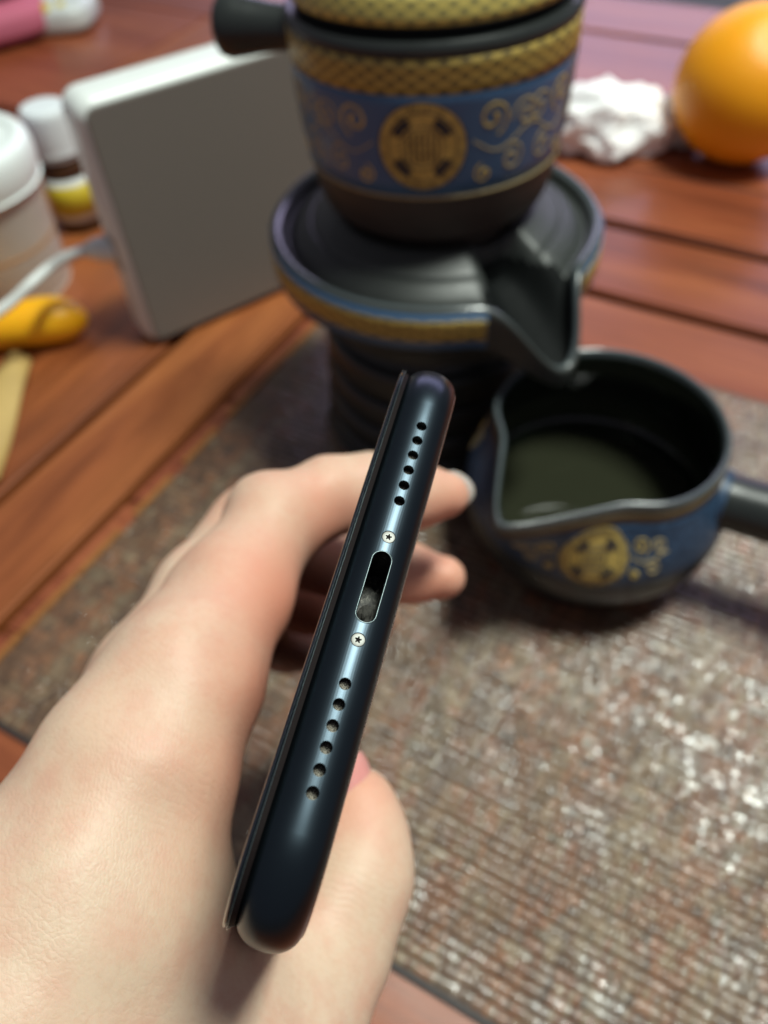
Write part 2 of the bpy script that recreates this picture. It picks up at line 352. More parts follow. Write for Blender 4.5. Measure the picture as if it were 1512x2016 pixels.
for p in tray_o.data.polygons:
    c = p.center*1000; r_ = math.hypot(c.x, c.y); q = min(p.vertices)//256; dd = abs(ad(math.atan2(c.y, c.x), SA))
    if pk-2 <= q <= pk+3: p.material_index = 2
    elif q > pk and dd < .30 and r_ > 33 and (c.z < 97 or r_ < 60): p.material_index = 1 if c.z < 96 else 0
bp = smooth_profile([(0, 0), (45, 0), (47.5, 1.5), (48, 5), (47, 8), (44.5, 9.2)], 4)+smooth_profile([(44.5, 9.6), (46.8, 11), (47.6, 16), (46.8, 21), (44, 22.6)], 4)+smooth_profile([(44, 23), (46.2, 25), (46.9, 30), (46, 36), (43, 37.5)], 4)+smooth_profile([(43, 38), (45.5, 40), (46, 46), (45.5, 52), (42, 54)], 4)+smooth_profile([(42, 54.5), (40, 57), (40, 61.5), (0, 61.5)], 3)
lathe('base', bp, GLAZE, stand, 96)
def band(name, prof, z0, z1, off, mat, parent, a0=None, a1=None, seg=128, n=5):
    V = []; UV = []; full = a0 is None
    if full: a0, a1 = 0, 2*math.pi
    zs = list(np.linspace(z0, z1, n)); m_ = seg+1
    rows_ = [(zs[0], off-.4)]+[(z, off) for z in zs]+[(zs[-1], off-.4)]
    for z, of in rows_:
        for j in range(m_):
            a = a0+(a1-a0)*j/seg; V.append(surf(prof, a, z, of)); UV.append((a/(2*math.pi), z))
    return mesh(name, V, grid_faces(len(rows_), m_), mat, parent, uv=UV)
wallp = [(62.6, 81), (62.8, 90), (62.6, 97)]; SURF_DEF[0] = tray_def
band('blue_band', wallp, 82.6, 96.2, .12, BLUE, stand, SA+.33, SA-.33+2*math.pi)
band('gold_band', wallp, 85.8, 94, .35, GOLDB, stand, SA+.335, SA-.335+2*math.pi); SURF_DEF[0] = None
# ---------------------------------------------------------------- teapot
pot = empty('teapot', 'blue and gold patterned black teapot with round medallion and stubby side handle on the stand', 'teapot', (AX[0], AX[1], 90.4))
pot.rotation_euler = (math.radians(-.4), math.radians(-1.6), 0)
pb = smooth_profile([(0, 8.4), (30, 8.4), (31.4, 9.2), (31.8, 13), (32.5, 18.4)], 3)+smooth_profile([(33, 19), (38.4, 19.4), (40, 21), (41.2, 24.5), (42.4, 29), (43.3, 34)], 4)
sh = [(43.4, 34.5), (44.4, 44), (45.2, 56), (45.9, 68), (46.0, 77)]
pt = smooth_profile([(46, 77.5), (45.6, 79.2), (44.6, 80), (42.2, 80.2), (41.6, 79)], 3)
lathe('body', pb+sh+pt+[(38, 76), (0, 76)], CLAY, pot, 128)
lathe('rim', [(46.3, 77.3), (46.6, 78.3), (46.4, 79.6), (45.2, 80.9), (42.5, 81), (41.5, 80), (41.5, 77.3)], GLAZE, pot, 128)
band('blue_band', [(43.3, 34)]+sh, 36.5, 69, .18, BLUE, pot, seg=160, n=8)
band('gold_band', [(43.3, 34)]+sh, 67.6, 76.8, .4, GOLDB, pot, seg=160)
band('gold_line', [(43.3, 34)]+sh, 36, 36.9, .3, GOLDDIM, pot, n=2)
ornament(pot, [(43.3, 34)]+sh, 45.0, [math.radians(-68+90*q) for q in range(4)], 52.6, 14.2, 1.22, 37, 67)
# lid: dark seat, gold band, blue dome with scrolls
lp = smooth_profile([(41.2, 78.5), (41.2, 82.3), (43.3, 83.2), (43.9, 84.5), (43.2, 87.5), (41.4, 92), (38, 96.6), (31, 101), (20, 104), (0, 105)], 5)
lid = lathe('lid', lp, GLAZE, pot, 128)
lidp = [(43.9, 84.5), (43.3, 87.5), (41.5, 92), (38, 96.6), (31, 101), (20, 104)]
band('lid_gold_band', lidp, 84.2, 91.4, .3, gold('gold_lattice_lit', (.62, .50, .13), (.22, .2, .08)), lid, n=5)  # lighter gold copy: the light on the upward-facing lid is in the colour
band('lid_blue_band', lidp, 91.2, 101, .22, BLUE, lid, n=6)
dl = Deco(lidp)
for q in range(10):
    dl.t0 = q*math.pi/5+.2; dl.R = 40
    dl.ribbon(spiral(0, 94.6, 2.3, 1.1, 1 if q % 2 else 2.2, 1 if q % 2 else -1), 1.1); dl.ribbon([(x, 93.4+1.2*math.sin(x*.5)) for x in np.linspace(-12, 12, 16)], .8)
dl.out('lid_scroll_pattern', GOLD, lid)
# stub handle
hd = np.array([-.965, -.26, .02]); hd /= np.linalg.norm(hd)
path = [np.array([0, 0, 69])+hd*d for d in (38, 44, 48, 51, 55, 60, 65, 69, 71.4, 72.8, 73.3)]
V, fs = tube(path, [7, 7, 6.9, 7, 7.4, 8.2, 9.2, 9.8, 9.2, 7.6, 4.5], 32); mesh('handle', V, fs, GLAZE, pot, sharp=50)
# ---------------------------------------------------------------- serving jug
JX = (-30.5, 205.5, 1.6)
jug = empty('serving_jug', 'open black serving jug with pinched lip, blue and gold outside, on the placemat', 'jug', JX)
SJ = math.radians(-104.5)
def jug_def(a, r, z):
    d = ad(a, SJ)
    h = max(0, min(1, (z-26)/34)); h = h*h*(3-2*h)
    if r > 20:
        g = math.exp(-(abs(d)/.27)**1.35); r = r+22*g*h**1.5-3.0*math.exp(-((abs(d)-.72)/.28)**2)*h; z = z+1.0*g*h
    return r, z
jo = smooth_profile([(0, 0), (33, 0), (35, .8), (35.6, 2.5), (35.4, 4), (37, 5.2), (38.6, 7), (39, 9), (41.5, 10.6), (44.5, 14), (47.2, 20), (48.2, 28), (47.4, 36), (45, 43), (42.3, 49.5), (40.6, 55), (40.8, 58.6)], 4)
jr = smooth_profile([(40.7, 58.8), (41.0, 60.2), (40.5, 61.5), (39.7, 61.8), (38.9, 61.2), (38.4, 59.6)], 3)
ji = smooth_profile([(38, 59), (38, 55), (39.8, 49), (42.6, 42), (44.8, 35), (45.4, 28), (44.6, 23), (43.0, 21.4), (43.6, 19.6), (41, 13), (32, 6), (18, 3.6), (0, 3.2)], 4)
jb = lathe('body', jo+jr+ji, GLAZE, jug, 144, jug_def); jb.data.materials.append(RIMG); jb.data.materials.append(INNER)
nj = len(jo)
for p in jb.data.polygons:
    q = min(p.vertices)//144
    if nj-1 <= q < nj+len(jr)-1: p.material_index = 1
    elif q >= nj+len(jr)-1: p.material_index = 2
jop = [(44.6, 14), (47.3, 20), (48.2, 28), (47.5, 36), (45.1, 43), (42.4, 49.5), (40.7, 55), (40.8, 58)]
def band_d(name, prof, z0, z1, off, mat, parent, defo, n=8, seg=144):
    V = []; UV = []
    for z, of in [(z0, off-.5)]+[(z, off) for z in np.linspace(z0, z1, n)]+[(z1, off-.5)]:
        for j in range(seg+1):
            a = 2*math.pi*j/seg; r = rad_at(prof, z); rr, zz = defo(a, r, z); rr += of; V.append((rr*math.cos(a), rr*math.sin(a), zz)); UV.append((j/seg, z))
    return mesh(name, V, grid_faces(n+2, seg+1), mat, parent, uv=UV)
band_d('blue_band', jop, 30, 54.5, .3, BLUED, jug, jug_def)
band_d('gold_band', jop, 54, 57.5, .5, plain('dull_gold_band', (.13, .085, .04), .45, .2, .4, 600), jug, jug_def, 4)
SURF_DEF[0] = jug_def
ornament(jug, [(r+.25, z) for r, z in jop], 47.5, [math.radians(-73.5+120*q) for q in range(3)], 42, 11.6, .72, 30, 54)
SURF_DEF[0] = None
hd = np.array([.99, .0, .06]); hd /= np.linalg.norm(hd)
path = [np.array([0, 0, 40])+hd*d for d in (38, 41, 44, 50, 60, 72, 84, 92, 96, 97.5)]
V, fs = tube(path, [10.5, 10.6, 10.2, 10.0, 10.0, 10.2, 11, 11.6, 10.8, 7], 32); mesh('handle', V, fs, GLAZE, jug, sharp=50)
# blue collar where the handle meets the jug
V, fs = tube([np.array([0, 0, 40])+hd*d for d in (40.5, 42, 44, 45)], [11.0, 11.2, 11.0, 10.3], 32, False); mesh('handle_collar', V, fs, BLUED, jug, uv=[(.1*i, .2*i) for i in range(len(V))])
# tea left in the jug
bm = bmesh.new(); bmesh.ops.create_circle(bm, cap_ends=True, radius=42.4, segments=96)
for v in bm.verts: v.co.z = 15.5
m = NT('tea'); m.set(Base_Color=(.028, .030, .018), Roughness=.04, Transmission_Weight=.2, IOR=1.33); m.bump(m.noise(m.coords(), 20, 2), .02, .001); 
bm_obj('tea', bm, m.m, jug, label='flat surface of pale tea inside the jug')
# ---------------------------------------------------------------- square white charger standing on edge, with cable
bank = empty('charger_block', 'white square charging block standing on edge behind the teapot handle', 'charger', (-269.5, 223, 0)); bank.rotation_euler = (0, 0, math.atan2(.905, .425))
mw = plain('white_plastic', (.74, .78, .75), .34, 0, .03, 60)
def rbox(name, lx, ly, lz, R, r, mat, parent, loc=(0, 0, 0)):   # rounded slab, big corners R in the x-z plane, edge round r
    V = []; n = 0; K = 7; N = 10
    outl = []
    for cx, cz, a0 in ((lx-R, lz-R, 0), (R, lz-R, 90), (R, R, 180), (lx-R, R, 270)):
        for i in range(N): a = math.radians(a0+90*i/(N-1)); outl.append((cx, cz, math.cos(a), math.sin(a)))
    lev = [(math.radians(b), -1) for b in np.linspace(-90, 0, K)]+[(math.radians(b), 1) for b in np.linspace(0, 90, K)]
    for b, s_ in lev:
        ins = r*(1-math.cos(b)); yy = (r+r*math.sin(b)) if s_ < 0 else (ly-r+r*math.sin(b))
        for cx, cz, ca, sa in outl: V.append((cx+(R-ins)*ca, yy, cz+(R-ins)*sa))
    k = len(outl); fs = grid_faces(len(lev), k, True); fs += [tuple(range(k)), tuple((len(lev)-1)*k+j for j in range(k))[::-1]]
    o = mesh(name, V, fs, mat, parent, sharp=50); o.location = [c*MM for c in loc]; return o
rbox('shell', 118, 24, 123, 9, 6.5, mw, bank)
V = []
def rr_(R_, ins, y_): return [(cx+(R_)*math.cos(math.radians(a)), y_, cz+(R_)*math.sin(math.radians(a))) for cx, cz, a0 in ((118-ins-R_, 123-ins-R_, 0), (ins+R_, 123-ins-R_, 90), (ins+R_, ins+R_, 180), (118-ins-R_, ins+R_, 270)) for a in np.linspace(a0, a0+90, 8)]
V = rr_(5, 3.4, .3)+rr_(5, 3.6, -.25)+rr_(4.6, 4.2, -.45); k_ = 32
mesh('shaded_front', V, [f[::-1] for f in grid_faces(3, k_, True)]+[tuple(2*k_+j for j in range(k_))], plain('shaded_front_grey', (.20, .18, .158), .55, 0, .08, 900), bank, sharp=30)  # added panel: the shade on the white front is put into its grey
bbox('port', -.5, .4, 6, 18, 42, 60, plain('port_grey', (.3, .32, .33), .5), bank, .3)
cable = empty('charging_cable', 'thin white charging cable plugged into the side of the white block', 'cable', (-278, 231, 50))
P0 = np.array([-277, 232.2, 51.]); tgt = [P0, (-288, 230.5, 49.5), (-298, 227, 48), (-306, 222, 46), (-313, 213, 42), (-318, 203, 37.5), (-322, 192, 33), (-327, 178, 30), (-336, 155, 26), (-350, 120, 14), (-372, 70, 2.7), (-400, 10, 2.7)]
tgt = [np.array(t_, float) for t_ in tgt]; tgt = [t_ if i < 3 or i > 9 else np.array([0, 0, 250.])+(t_-np.array([0, 0, 250.]))*(.965 if 4 < i < 9 else .98) for i, t_ in enumerate(tgt)]
pts = np.array(smooth_profile(tgt, 8))-np.array([-278, 231, 50])
V, fs = tube(pts, 2.5, 14); mesh('cord', V, fs, mw, cable)
V, fs = tube(pts[0:19:2], [5.4, 5.8, 6, 6, 6, 5.9, 5.5, 4.6, 3.7, 2.9], 20); mesh('plug', V, fs, mw, cable, sharp=60)
# ---------------------------------------------------------------- jar, bottle, fruit, paper
jar = empty('plastic_jar', 'round clear plastic jar of tan powder with a thick white lid at left edge', 'jar', (-388, 234, 0))
m = NT('cloudy_plastic'); v = m.coords(); m.set(Base_Color=(.75, .62, .48), Roughness=.3, Transmission_Weight=.45, IOR=1.4); nzz = m.noise(v, 40, 3); m.base(m.mix(nzz, (.80, .76, .70), (.72, .58, .44))); PL = m.m
lathe('container', smooth_profile([(0, 0), (33, 0), (36, 2), (37, 20), (38, 45), (38.4, 58), (37, 62), (0, 62)], 4), PL, jar, 72)
lathe('powder', smooth_profile([(0, 1.5), (32, 1.5), (34.5, 3), (36, 22), (36.3, 34), (15, 37), (0, 36)], 3), plain('tan_powder', (.42, .24, .12), .8), jar, 60)
lathe('lid', smooth_profile([(0, 60), (38, 60), (40.5, 61), (42, 68), (42, 75), (40.5, 79.5), (37, 81.5), (33, 80.8), (30, 79.6), (0, 79.4)], 4), plain('white_lid', (.82, .88, .85), .35, 0, .03), jar, 72)
bt = empty('small_bottle', 'small brown medicine bottle with white cap and yellow label beside the charger', 'bottle', (-393.5, 305, 0))
lathe('glass', smooth_profile([(0, 0), (13, 0), (14.5, 2), (14.5, 36), (13, 41), (9, 44), (8.6, 52), (0, 52)], 4), plain('brown_glass', (.05, .02, .008), .1), bt, 48)
LB = band('label', [(14.5, 0), (14.5, 40)], 8, 34, .25, plain('white_label', (.6, .62, .6), .5), bt, n=3)
band('label_panel', [(14.8, 0), (14.8, 40)], 12, 30, .25, plain('yellow_label', (.55, .42, .02), .5), LB, -2.1, .6, 24, 3)
lathe('cap', smooth_profile([(0, 48), (13, 48), (14, 49), (14, 66), (13.2, 70), (11, 71.5), (0, 71.8)], 4), plain('white_cap', (.72, .77, .78), .4, 0, .03), bt, 48)
lathe('neck_ring', [(9, 43.5), (12.5, 43.5), (12.9, 44.2), (12.9, 46.4), (9, 46.6)], plain('ring_white', (.65, .7, .7), .4), bt, 48)
m = NT('orange_rind'); v = m.coords(); nz = m.noise(v, 24, 4); pore = m.n('TexVoronoi'); pore.inputs['Scale'].default_value = 650; m.l(v, pore.inputs['Vector'])
m.base(m.mix(nz, (.93, .34, .002), (.96, .41, .005))); m.set(Roughness=.46, Subsurface_Weight=.12, Subsurface_Scale=.004); m.bump(pore.outputs[0], .35, .0006); RIND = m.m
def blob(name, R, mat, parent, seg=48, fn=None, loc=(0, 0, 0)):
    bm = bmesh.new(); bmesh.ops.create_uvsphere(bm, u_segments=seg, v_segments=seg//2, radius=1)
    for v in bm.verts:
        p = Vector((v.co.x*R[0], v.co.y*R[1], v.co.z*R[2])); v.co = fn(v.co.normalized(), p) if fn else p
    o = bm_obj(name, bm, mat, parent); o.location = [c*MM for c in loc]; return o
orange = empty('orange', 'large whole orange at the right edge of the table behind', 'orange', (-50.5, 558, 0))
def ofn(n, p):
    d = 1-.045*math.exp(-((n.z-1)/.05)**2)-.03*math.exp(-((n.z+1)/.05)**2); return p*d
blob('fruit', (45.5, 45.5, 44), RIND, orange, 64, ofn, (0, 0, 44)).rotation_euler = (.5, .4, 0)
V, fs = tube([(0, 0, 0), (0, 0, 1.6), (0, 0, 2.4)], [2.6, 2.2, 1.2], 8); st_ = mesh('stem_button', V, fs, plain('stem_green', (.12, .14, .04), .7), orange); st_.location = (0.0165, -.0195, .0795); st_.rotation_euler = (.5, .4, 0)
# wedge-like peeled citrus piece at left edge
pc = empty('citrus_piece', 'bright orange curved piece of fruit lying under the white cable', 'fruit piece', (-326, 205, 0))
ang = math.atan2(12, 18)
path = []; rad_ = []
for t_ in np.linspace(-1, 0, 14): path.append(np.array((4+62*t_, 3+52*t_+8*t_*t_, 12-4*t_*t_))); rad_.append(12.2*(1-.62*t_*t_))
for u_ in np.sin(np.linspace(0, math.pi/2, 12))[1:]: path.append(np.array((4+15*u_, 3+11*u_, 12-1.2*u_))); rad_.append(max(.3, 12.2*math.sqrt(max(0, 1-u_*u_))))
V, fs = tube(path, rad_, 28)
V = [(x, y_, max(0.05, z)) for x, y_, z in V]
m = NT('bright_rind'); v = m.coords(); nz = m.noise(v, 60, 4); m.base(m.mix(nz, (.95, .42, .004), (.98, .52, .01))); m.set(Roughness=.4, Subsurface_Weight=.2, Subsurface_Scale=.004); m.bump(m.noise(v, 700, 2), .2, .0004)
mesh('rind', V, fs, m.m, pc)
tn = empty('peel_strip', 'pale tan strip of dried peel lying on the boards at left edge', 'peel', (-322, 165, 0))
NP = 24; V = []
for i in range(NP):
    t = i/(NP-1)
    a = np.array([2+50*t, 22-70*t]); wdt = 28*math.sin(math.pi*(.12+.8*t))**.7
    nrm = np.array([-.81, -.58])
    for k in range(9):
        s_ = k/8; q = a+nrm*wdt*s_; V.append((q[0], q[1], 2.0+5*math.sin(math.pi*s_)+1.2*math.sin(t*7+s_*4)))
fs = grid_faces(NP, 9); nV = len(V); V += [(x, y_, max(.1, z-1.8)) for x, y_, z in V]; fs += [tuple(nV+i for i in f[::-1]) for f in fs]
edge = [i*9 for i in range(NP)]+[(NP-1)*9+k for k in range(1, 9)]+[i*9+8 for i in range(NP-2, -1, -1)]+[k for k in range(7, 0, -1)]
fs += [(edge[i], edge[(i+1) % len(edge)], nV+edge[(i+1) % len(edge)], nV+edge[i]) for i in range(len(edge))]
mesh('strip', V, fs, plain('tan_peel', (.48, .33, .11), .55, 0, .2, 60, .3), tn)
# crumpled tissue
from mathutils import noise as mn
tis = empty('tissue', 'crumpled white paper tissue between the teapot and the orange', 'tissue', (-130, 540, 0))
bm = bmesh.new(); bmesh.ops.create_icosphere(bm, subdivisions=6, radius=1)
for v in bm.verts:
    n = v.co.normalized(); q = n*1.7
    r = 1.06+.38*mn.noise(q*.8+Vector((3, 1, 5)))+.42*(.25-abs(mn.noise(q*1.1+Vector((9, 2, 1)))))+.20*(.28-abs(mn.noise(q*1.9)))+.07*(.3-abs(mn.noise(q*4)))
    v.co = Vector((n.x*38*r, n.y*29*r, max(.2, 15+n.z*21*r)))
o = bm_obj('paper', bm, plain('tissue_paper', (.95, .98, .96), .9, 0, .01, Subsurface_Weight=1.0, Subsurface_Scale=.006, Subsurface_Radius=(1.0, 1.0, 1.0)), tis, smooth=True, sharp=50); o.rotation_euler = (0, 0, math.radians(25))
bm = bmesh.new()
bmesh.ops.create_icosphere(bm, subdivisions=5, radius=1)
for v in bm.verts:
    n = v.co.normalized(); q = n*1.9; r = 1+.5*mn.noise(q+Vector((1, 8, 2)))+.5*(.3-abs(mn.noise(q*3)))
    v.co = Vector((n.x*20*r+38, n.y*16*r+22, max(.2, 12+n.z*15*r)))
bm_obj('paper_fold', bm, o.data.materials[0], tis, smooth=True, sharp=50)
# pink cushion pack and snack packet in the far corner
pk = empty('pink_cloth', 'folded pink cloth in the far left corner of the table', 'cloth', (-718, 520, 0))
def pfn(n, p): 
    e = .55; return Vector([math.copysign(abs(c)**e, c)*s_ for c, s_ in zip(n, (62, 60, 16))])
PINK = plain('pink_cloth', (.52, .13, .2), .8, 0, .1, 40, .3)
blob('fold', (1, 1, 1), PINK, pk, 48, pfn, (0, 0, 16.5)).rotation_euler = (0, 0, math.radians(-25))
def pfn2(n, p): return Vector([math.copysign(abs(c)**.6, c)*s_ for c, s_ in zip(n, (54, 50, 11))])
blob('fold', (1, 1, 1), PINK, pk, 48, pfn2, (-8, 6, 43)).rotation_euler = (0, 0, math.radians(-22))
pkt = empty('snack_packet', 'white and yellow packet lying behind the pink cloth', 'packet', (-674, 566, 0))
def sfn(n, p): return Vector([math.copysign(abs(c)**.5, c)*s_ for c, s_ in zip(n, (44, 36, 13))])
body_ = blob('wrapper', (1, 1, 1), plain('white_wrapper', (.6, .64, .62), .35, 0, .05, 40, .3), pkt, 48, sfn, (0, 0, 12.2)); body_.rotation_euler = (0, 0, math.radians(30))
YEL = plain('yellow_print', (.62, .5, .01), .4)
for i in range(4):
    blob('yellow_spot', (5, 5, 7), YEL, pkt, 20, None, (.757*31+.65*(i*13-27), -.65*31+.757*(i*13-27), 20))
# brown box edge in the far right corner
bx_ = empty('brown_box', 'dark brown box just showing at the far right edge', 'box', (-60, 860, -20)); bbox('carton', 0, 90, 0, 60, 0, 60, plain('brown_card', (.12, .045, .02), .6), bx_, 2)
bbox('carton_lid', -1, 91, -1, 61, 60.2, 66, plain('brown_card_lid', (.14, .055, .025), .6), bx_, 1.5)
# ---------------------------------------------------------------- the phone in the hand
PC = np.array([-1.005, 7.5, 77.5]); PU = np.array([.2572, -.8409, .4762]); PT = np.array([.95627, .29249, 0]); PU /= np.linalg.norm(PU); PT -= PU*(PT@PU); PT /= np.linalg.norm(PT); PW = -np.cross(PT, PU)
phone = empty('phone', 'black phone with its charging port end towards the viewer, held in the hand', 'phone')
Mx = Matrix.Identity(4); o_ = cw(PC)*MM
for i, v in enumerate((PT, PU, -PW)):
    w = CB @ v
    for j in range(3): Mx[j][i] = w[j]
for j in range(3): Mx[j][3] = o_[j]
phone.matrix_world = Mx
# local axes: x thickness, y width, z towards the port end (end surface at z=0)
HW, LEN, RC = 33.55, 138.3, 9.6
A0, AH, DP = -.175, 3.2, 2.7
def outline(ins, NC=22):
    out = []
    for cy, cz, a0 in ((HW-RC, -RC, 0), (-(HW-RC), -RC, 90), (-(HW-RC), -LEN+RC, 180), (HW-RC, -LEN+RC, 270)):
        for i in range(NC):
            a = math.radians(a0+90*i/(NC-1)); out.append((cy+(RC-ins)*math.cos(a), cz+(RC-ins)*math.sin(a)))
    return out
def dep(x): return DP*(1-max(0, 1-abs(x)**2.15)**(1/2.15))
def slab(a_list, NC=22):               # list of (thickness coordinate, inset)
    V = []
    for a, ins in a_list:
        for y_, z_ in outline(ins, NC): V.append((a, y_, z_))
    k = 4*NC; fs = grid_faces(len(a_list), k, True); fs += [tuple(range(k))[::-1], tuple((len(a_list)-1)*k+j for j in range(k))]
    return V, fs
lev = [(A0+AH*math.sin(t), dep(math.sin(t))) for t in np.linspace(-math.pi/2*.985, math.pi/2*.985, 41)]
m = NT('anodised_black'); v = m.coords(); nz = m.noise(v, 9000, 2, .5); n2 = m.noise(v, 90, 4); m.base(m.mix(n2, (.026, .037, .047), (.035, .048, .060))); m.set(Metallic=.92, Roughness=.36); m.rough(n2, .27, .34); m.bump(nz, .04, .00002); ALU = m.m
V, fs = slab(lev); frame = mesh('frame', V, fs, ALU, phone)
HOLES = [(0, s_) for s_ in [10.35+2.03*k for k in range(6)]+[-10.35-2.03*k for k in range(6)]]
SCR = [5.83, -5.83]
cutb = bmesh.new()
def cyl(bm, x, y_, r, z0, z1, n=28): 
    a = [bm.verts.new((x+r*math.cos(2*math.pi*i/n), y_+r*math.sin(2*math.pi*i/n), z0)) for i in range(n)]; b = [bm.verts.new((x+r*math.cos(2*math.pi*i/n), y_+r*math.sin(2*math.pi*i/n), z1)) for i in range(n)]
    bm.faces.new(a[::-1]); bm.faces.new(b)
    for i in range(n): bm.faces.new((a[i], a[(i+1) % n], b[(i+1) % n], b[i]))
def stad(hw, r, n=14):                 # stadium outline in (x, y)
    return [(r*math.cos(math.radians(a)), hw+r*math.sin(math.radians(a))) for a in np.linspace(0, 180, n)]+[(r*math.cos(math.radians(a)), -hw+r*math.sin(math.radians(a))) for a in np.linspace(180, 360, n)]
for x, y_ in HOLES: cyl(cutb, x, y_, .6, -1.6, 1)
for y_ in SCR: cyl(cutb, 0, y_, .74, -.9, 1)
PR, PL_ = .98, 2.98
so = stad(PL_, PR); a = [cutb.verts.new((x, y_+.05, -6.5)) for x, y_ in so]; b = [cutb.verts.new((x, y_+.05, 1)) for x, y_ in so]; n = len(so)
cutb.faces.new(a[::-1]); cutb.faces.new(b)
for i in range(n): cutb.faces.new((a[i], a[(i+1) % n], b[(i+1) % n], b[i]))
cut = bm_obj('cut', cutb, ALU, None, smooth=False); cut.parent = phone
bpy.context.view_layer.update()
bo = frame.modifiers.new('b', 'BOOLEAN'); bo.operation = 'DIFFERENCE'; bo.object = cut; bo.solver = 'EXACT'
bpy.context.view_layer.update(); dg = bpy.context.evaluated_depsgraph_get()
nm = bpy.data.meshes.new_from_object(frame.evaluated_get(dg)); frame.modifiers.clear(); frame.data = nm; nm.name = 'frame'
nm.polygons.foreach_set('use_smooth', [True]*len(nm.polygons)); nm.set_sharp_from_angle(angle=math.radians(28))
bpy.data.objects.remove(cut)
# speaker grilles behind the holes
m = NT('grille_mesh'); v = m.coords(); vo = m.n('TexVoronoi'); vo.inputs['Scale'].default_value = 6500; m.l(v, vo.inputs['Vector']); m.base(m.ramp(vo.outputs[0], [(.2, (.34, .31, .25)), (.7, (.04, .036, .03))])); m.set(Roughness=.5, Metallic=.5); m.bump(vo.outputs[0], .8, .0001); GRM = m.m
gm = None
for x, y_ in HOLES:
    bm = bmesh.new(); bmesh.ops.create_cone(bm, cap_ends=True, segments=20, radius1=.57, radius2=.57, depth=.3)
    for q in bm.verts: q.co += Vector((0, 0, -.15))
    if gm is None: o = bm_obj('speaker_grille', bm, GRM, phone, smooth=False); gm = o.data
    else: bm.free(); o = link(bpy.data.objects.new('speaker_grille', gm), phone)
    o.location = (x*MM, y_*MM, random.uniform(-1.25, -.95)*MM)
# screws with five-lobed sockets
STEEL = plain('screw_steel', (.20, .20, .185), .5, .7, .1, 4000); DARK = plain('dark_recess', (.010, .007, .007), .6, 0, .4, 5000, Specular_IOR_Level=.05)
scd = sld = None
for y_ in SCR:
    if scd is None:
        n = 40; V = []; prof = [(.70, -.5), (.70, -.10), (.66, -.05), (.60, -.035)]
        for r, z_ in prof: V += [(r*math.cos(2*math.pi*i/n), r*math.sin(2*math.pi*i/n), z_) for i in range(n)]
        star = lambda sc_, i: (sc_*(.28+.09*math.cos(5*2*math.pi*i/n))*math.cos(2*math.pi*i/n+.3), sc_*(.28+.09*math.cos(5*2*math.pi*i/n))*math.sin(2*math.pi*i/n+.3))
        V += [(*star(1, i), -.035) for i in range(n)]; V += [(*star(.9, i), -.30) for i in range(n)]
        fs = grid_faces(6, n, True); fs.append(tuple(5*n+i for i in range(n)))
        s_ = mesh('screw', V, fs, STEEL, phone, sharp=30); s_.data.materials.append(DARK)
        for p in s_.data.polygons:
            if all(vi >= 4*n for vi in p.vertices): p.material_index = 1
        scd = s_.data
    else: s_ = link(bpy.data.objects.new('screw', scd), phone)
    s_.location = (0, y_*MM, 0)
# port: polished chamfer, liner and contact strip
rim = [(x*(PR+.07)/PR, y_+.05+(.0 if y_ == 0 else .07*(1 if y_ > 0 else -1)*abs(math.sin(1))), -dep((x-A0)/AH)) for x, y_ in stad(PL_, PR, 18)]
V = []; n = len(rim); sg = 10
for i in range(n):
    p = np.array(rim[i]); t = np.array(rim[(i+1) % n])-np.array(rim[i-1]); t[2] = 0; t /= np.linalg.norm(t)+1e-9; u_ = np.cross(t, [0, 0, 1.])
    for j in range(sg): a_ = 2*math.pi*j/sg; V.append(p+.075*(math.cos(a_)*u_+math.sin(a_)*np.array([0, 0, 1.]))+np.array([0, 0, -.02]))
mesh('port_rim', V, grid_faces(n, sg, True, True), plain('polished_chamfer', (.12, .15, .155), .35, 1, .1, 3000), phone)
so = stad(PL_-.02, PR-.06, 16); V = [(x, y_+.05, -.35) for x, y_ in so]+[(x, y_+.05, -6.4) for x, y_ in so]; n = len(so); fs = [((i+1) % n, i, n+i, n+(i+1) % n) for i in range(n)]; fs.append(tuple(n+i for i in range(n)))
m = NT('port_liner'); v = m.coords(); nz = m.noise(v, 1600, 6, .75); m.base(m.ramp(nz, [(.4, (.01, .01, .01)), (.55, (.05, .048, .042)), (.72, (.32, .31, .27))])); m.set(Roughness=.45, Metallic=.4); m.bump(nz, .5, .0002); mesh('port_liner', V, fs, m.m, phone, sharp=40)
# lint packed in the lower end of the port
bm = bmesh.new(); bmesh.ops.create_icosphere(bm, subdivisions=4, radius=1)
for q in bm.verts:
    n_ = q.co.normalized(); r = 1+.35*mn.noise(n_*2.2)+.2*mn.noise(n_*6); q.co = Vector((n_.x*.86*min(r, 1.05), -2.6+n_.y*1.35*r, -2.6+n_.z*1.3*r))
bm_obj('lint', bm, plain('port_lint', (.042, .04, .034), .8, 0, .6, 5000, .6), phone)
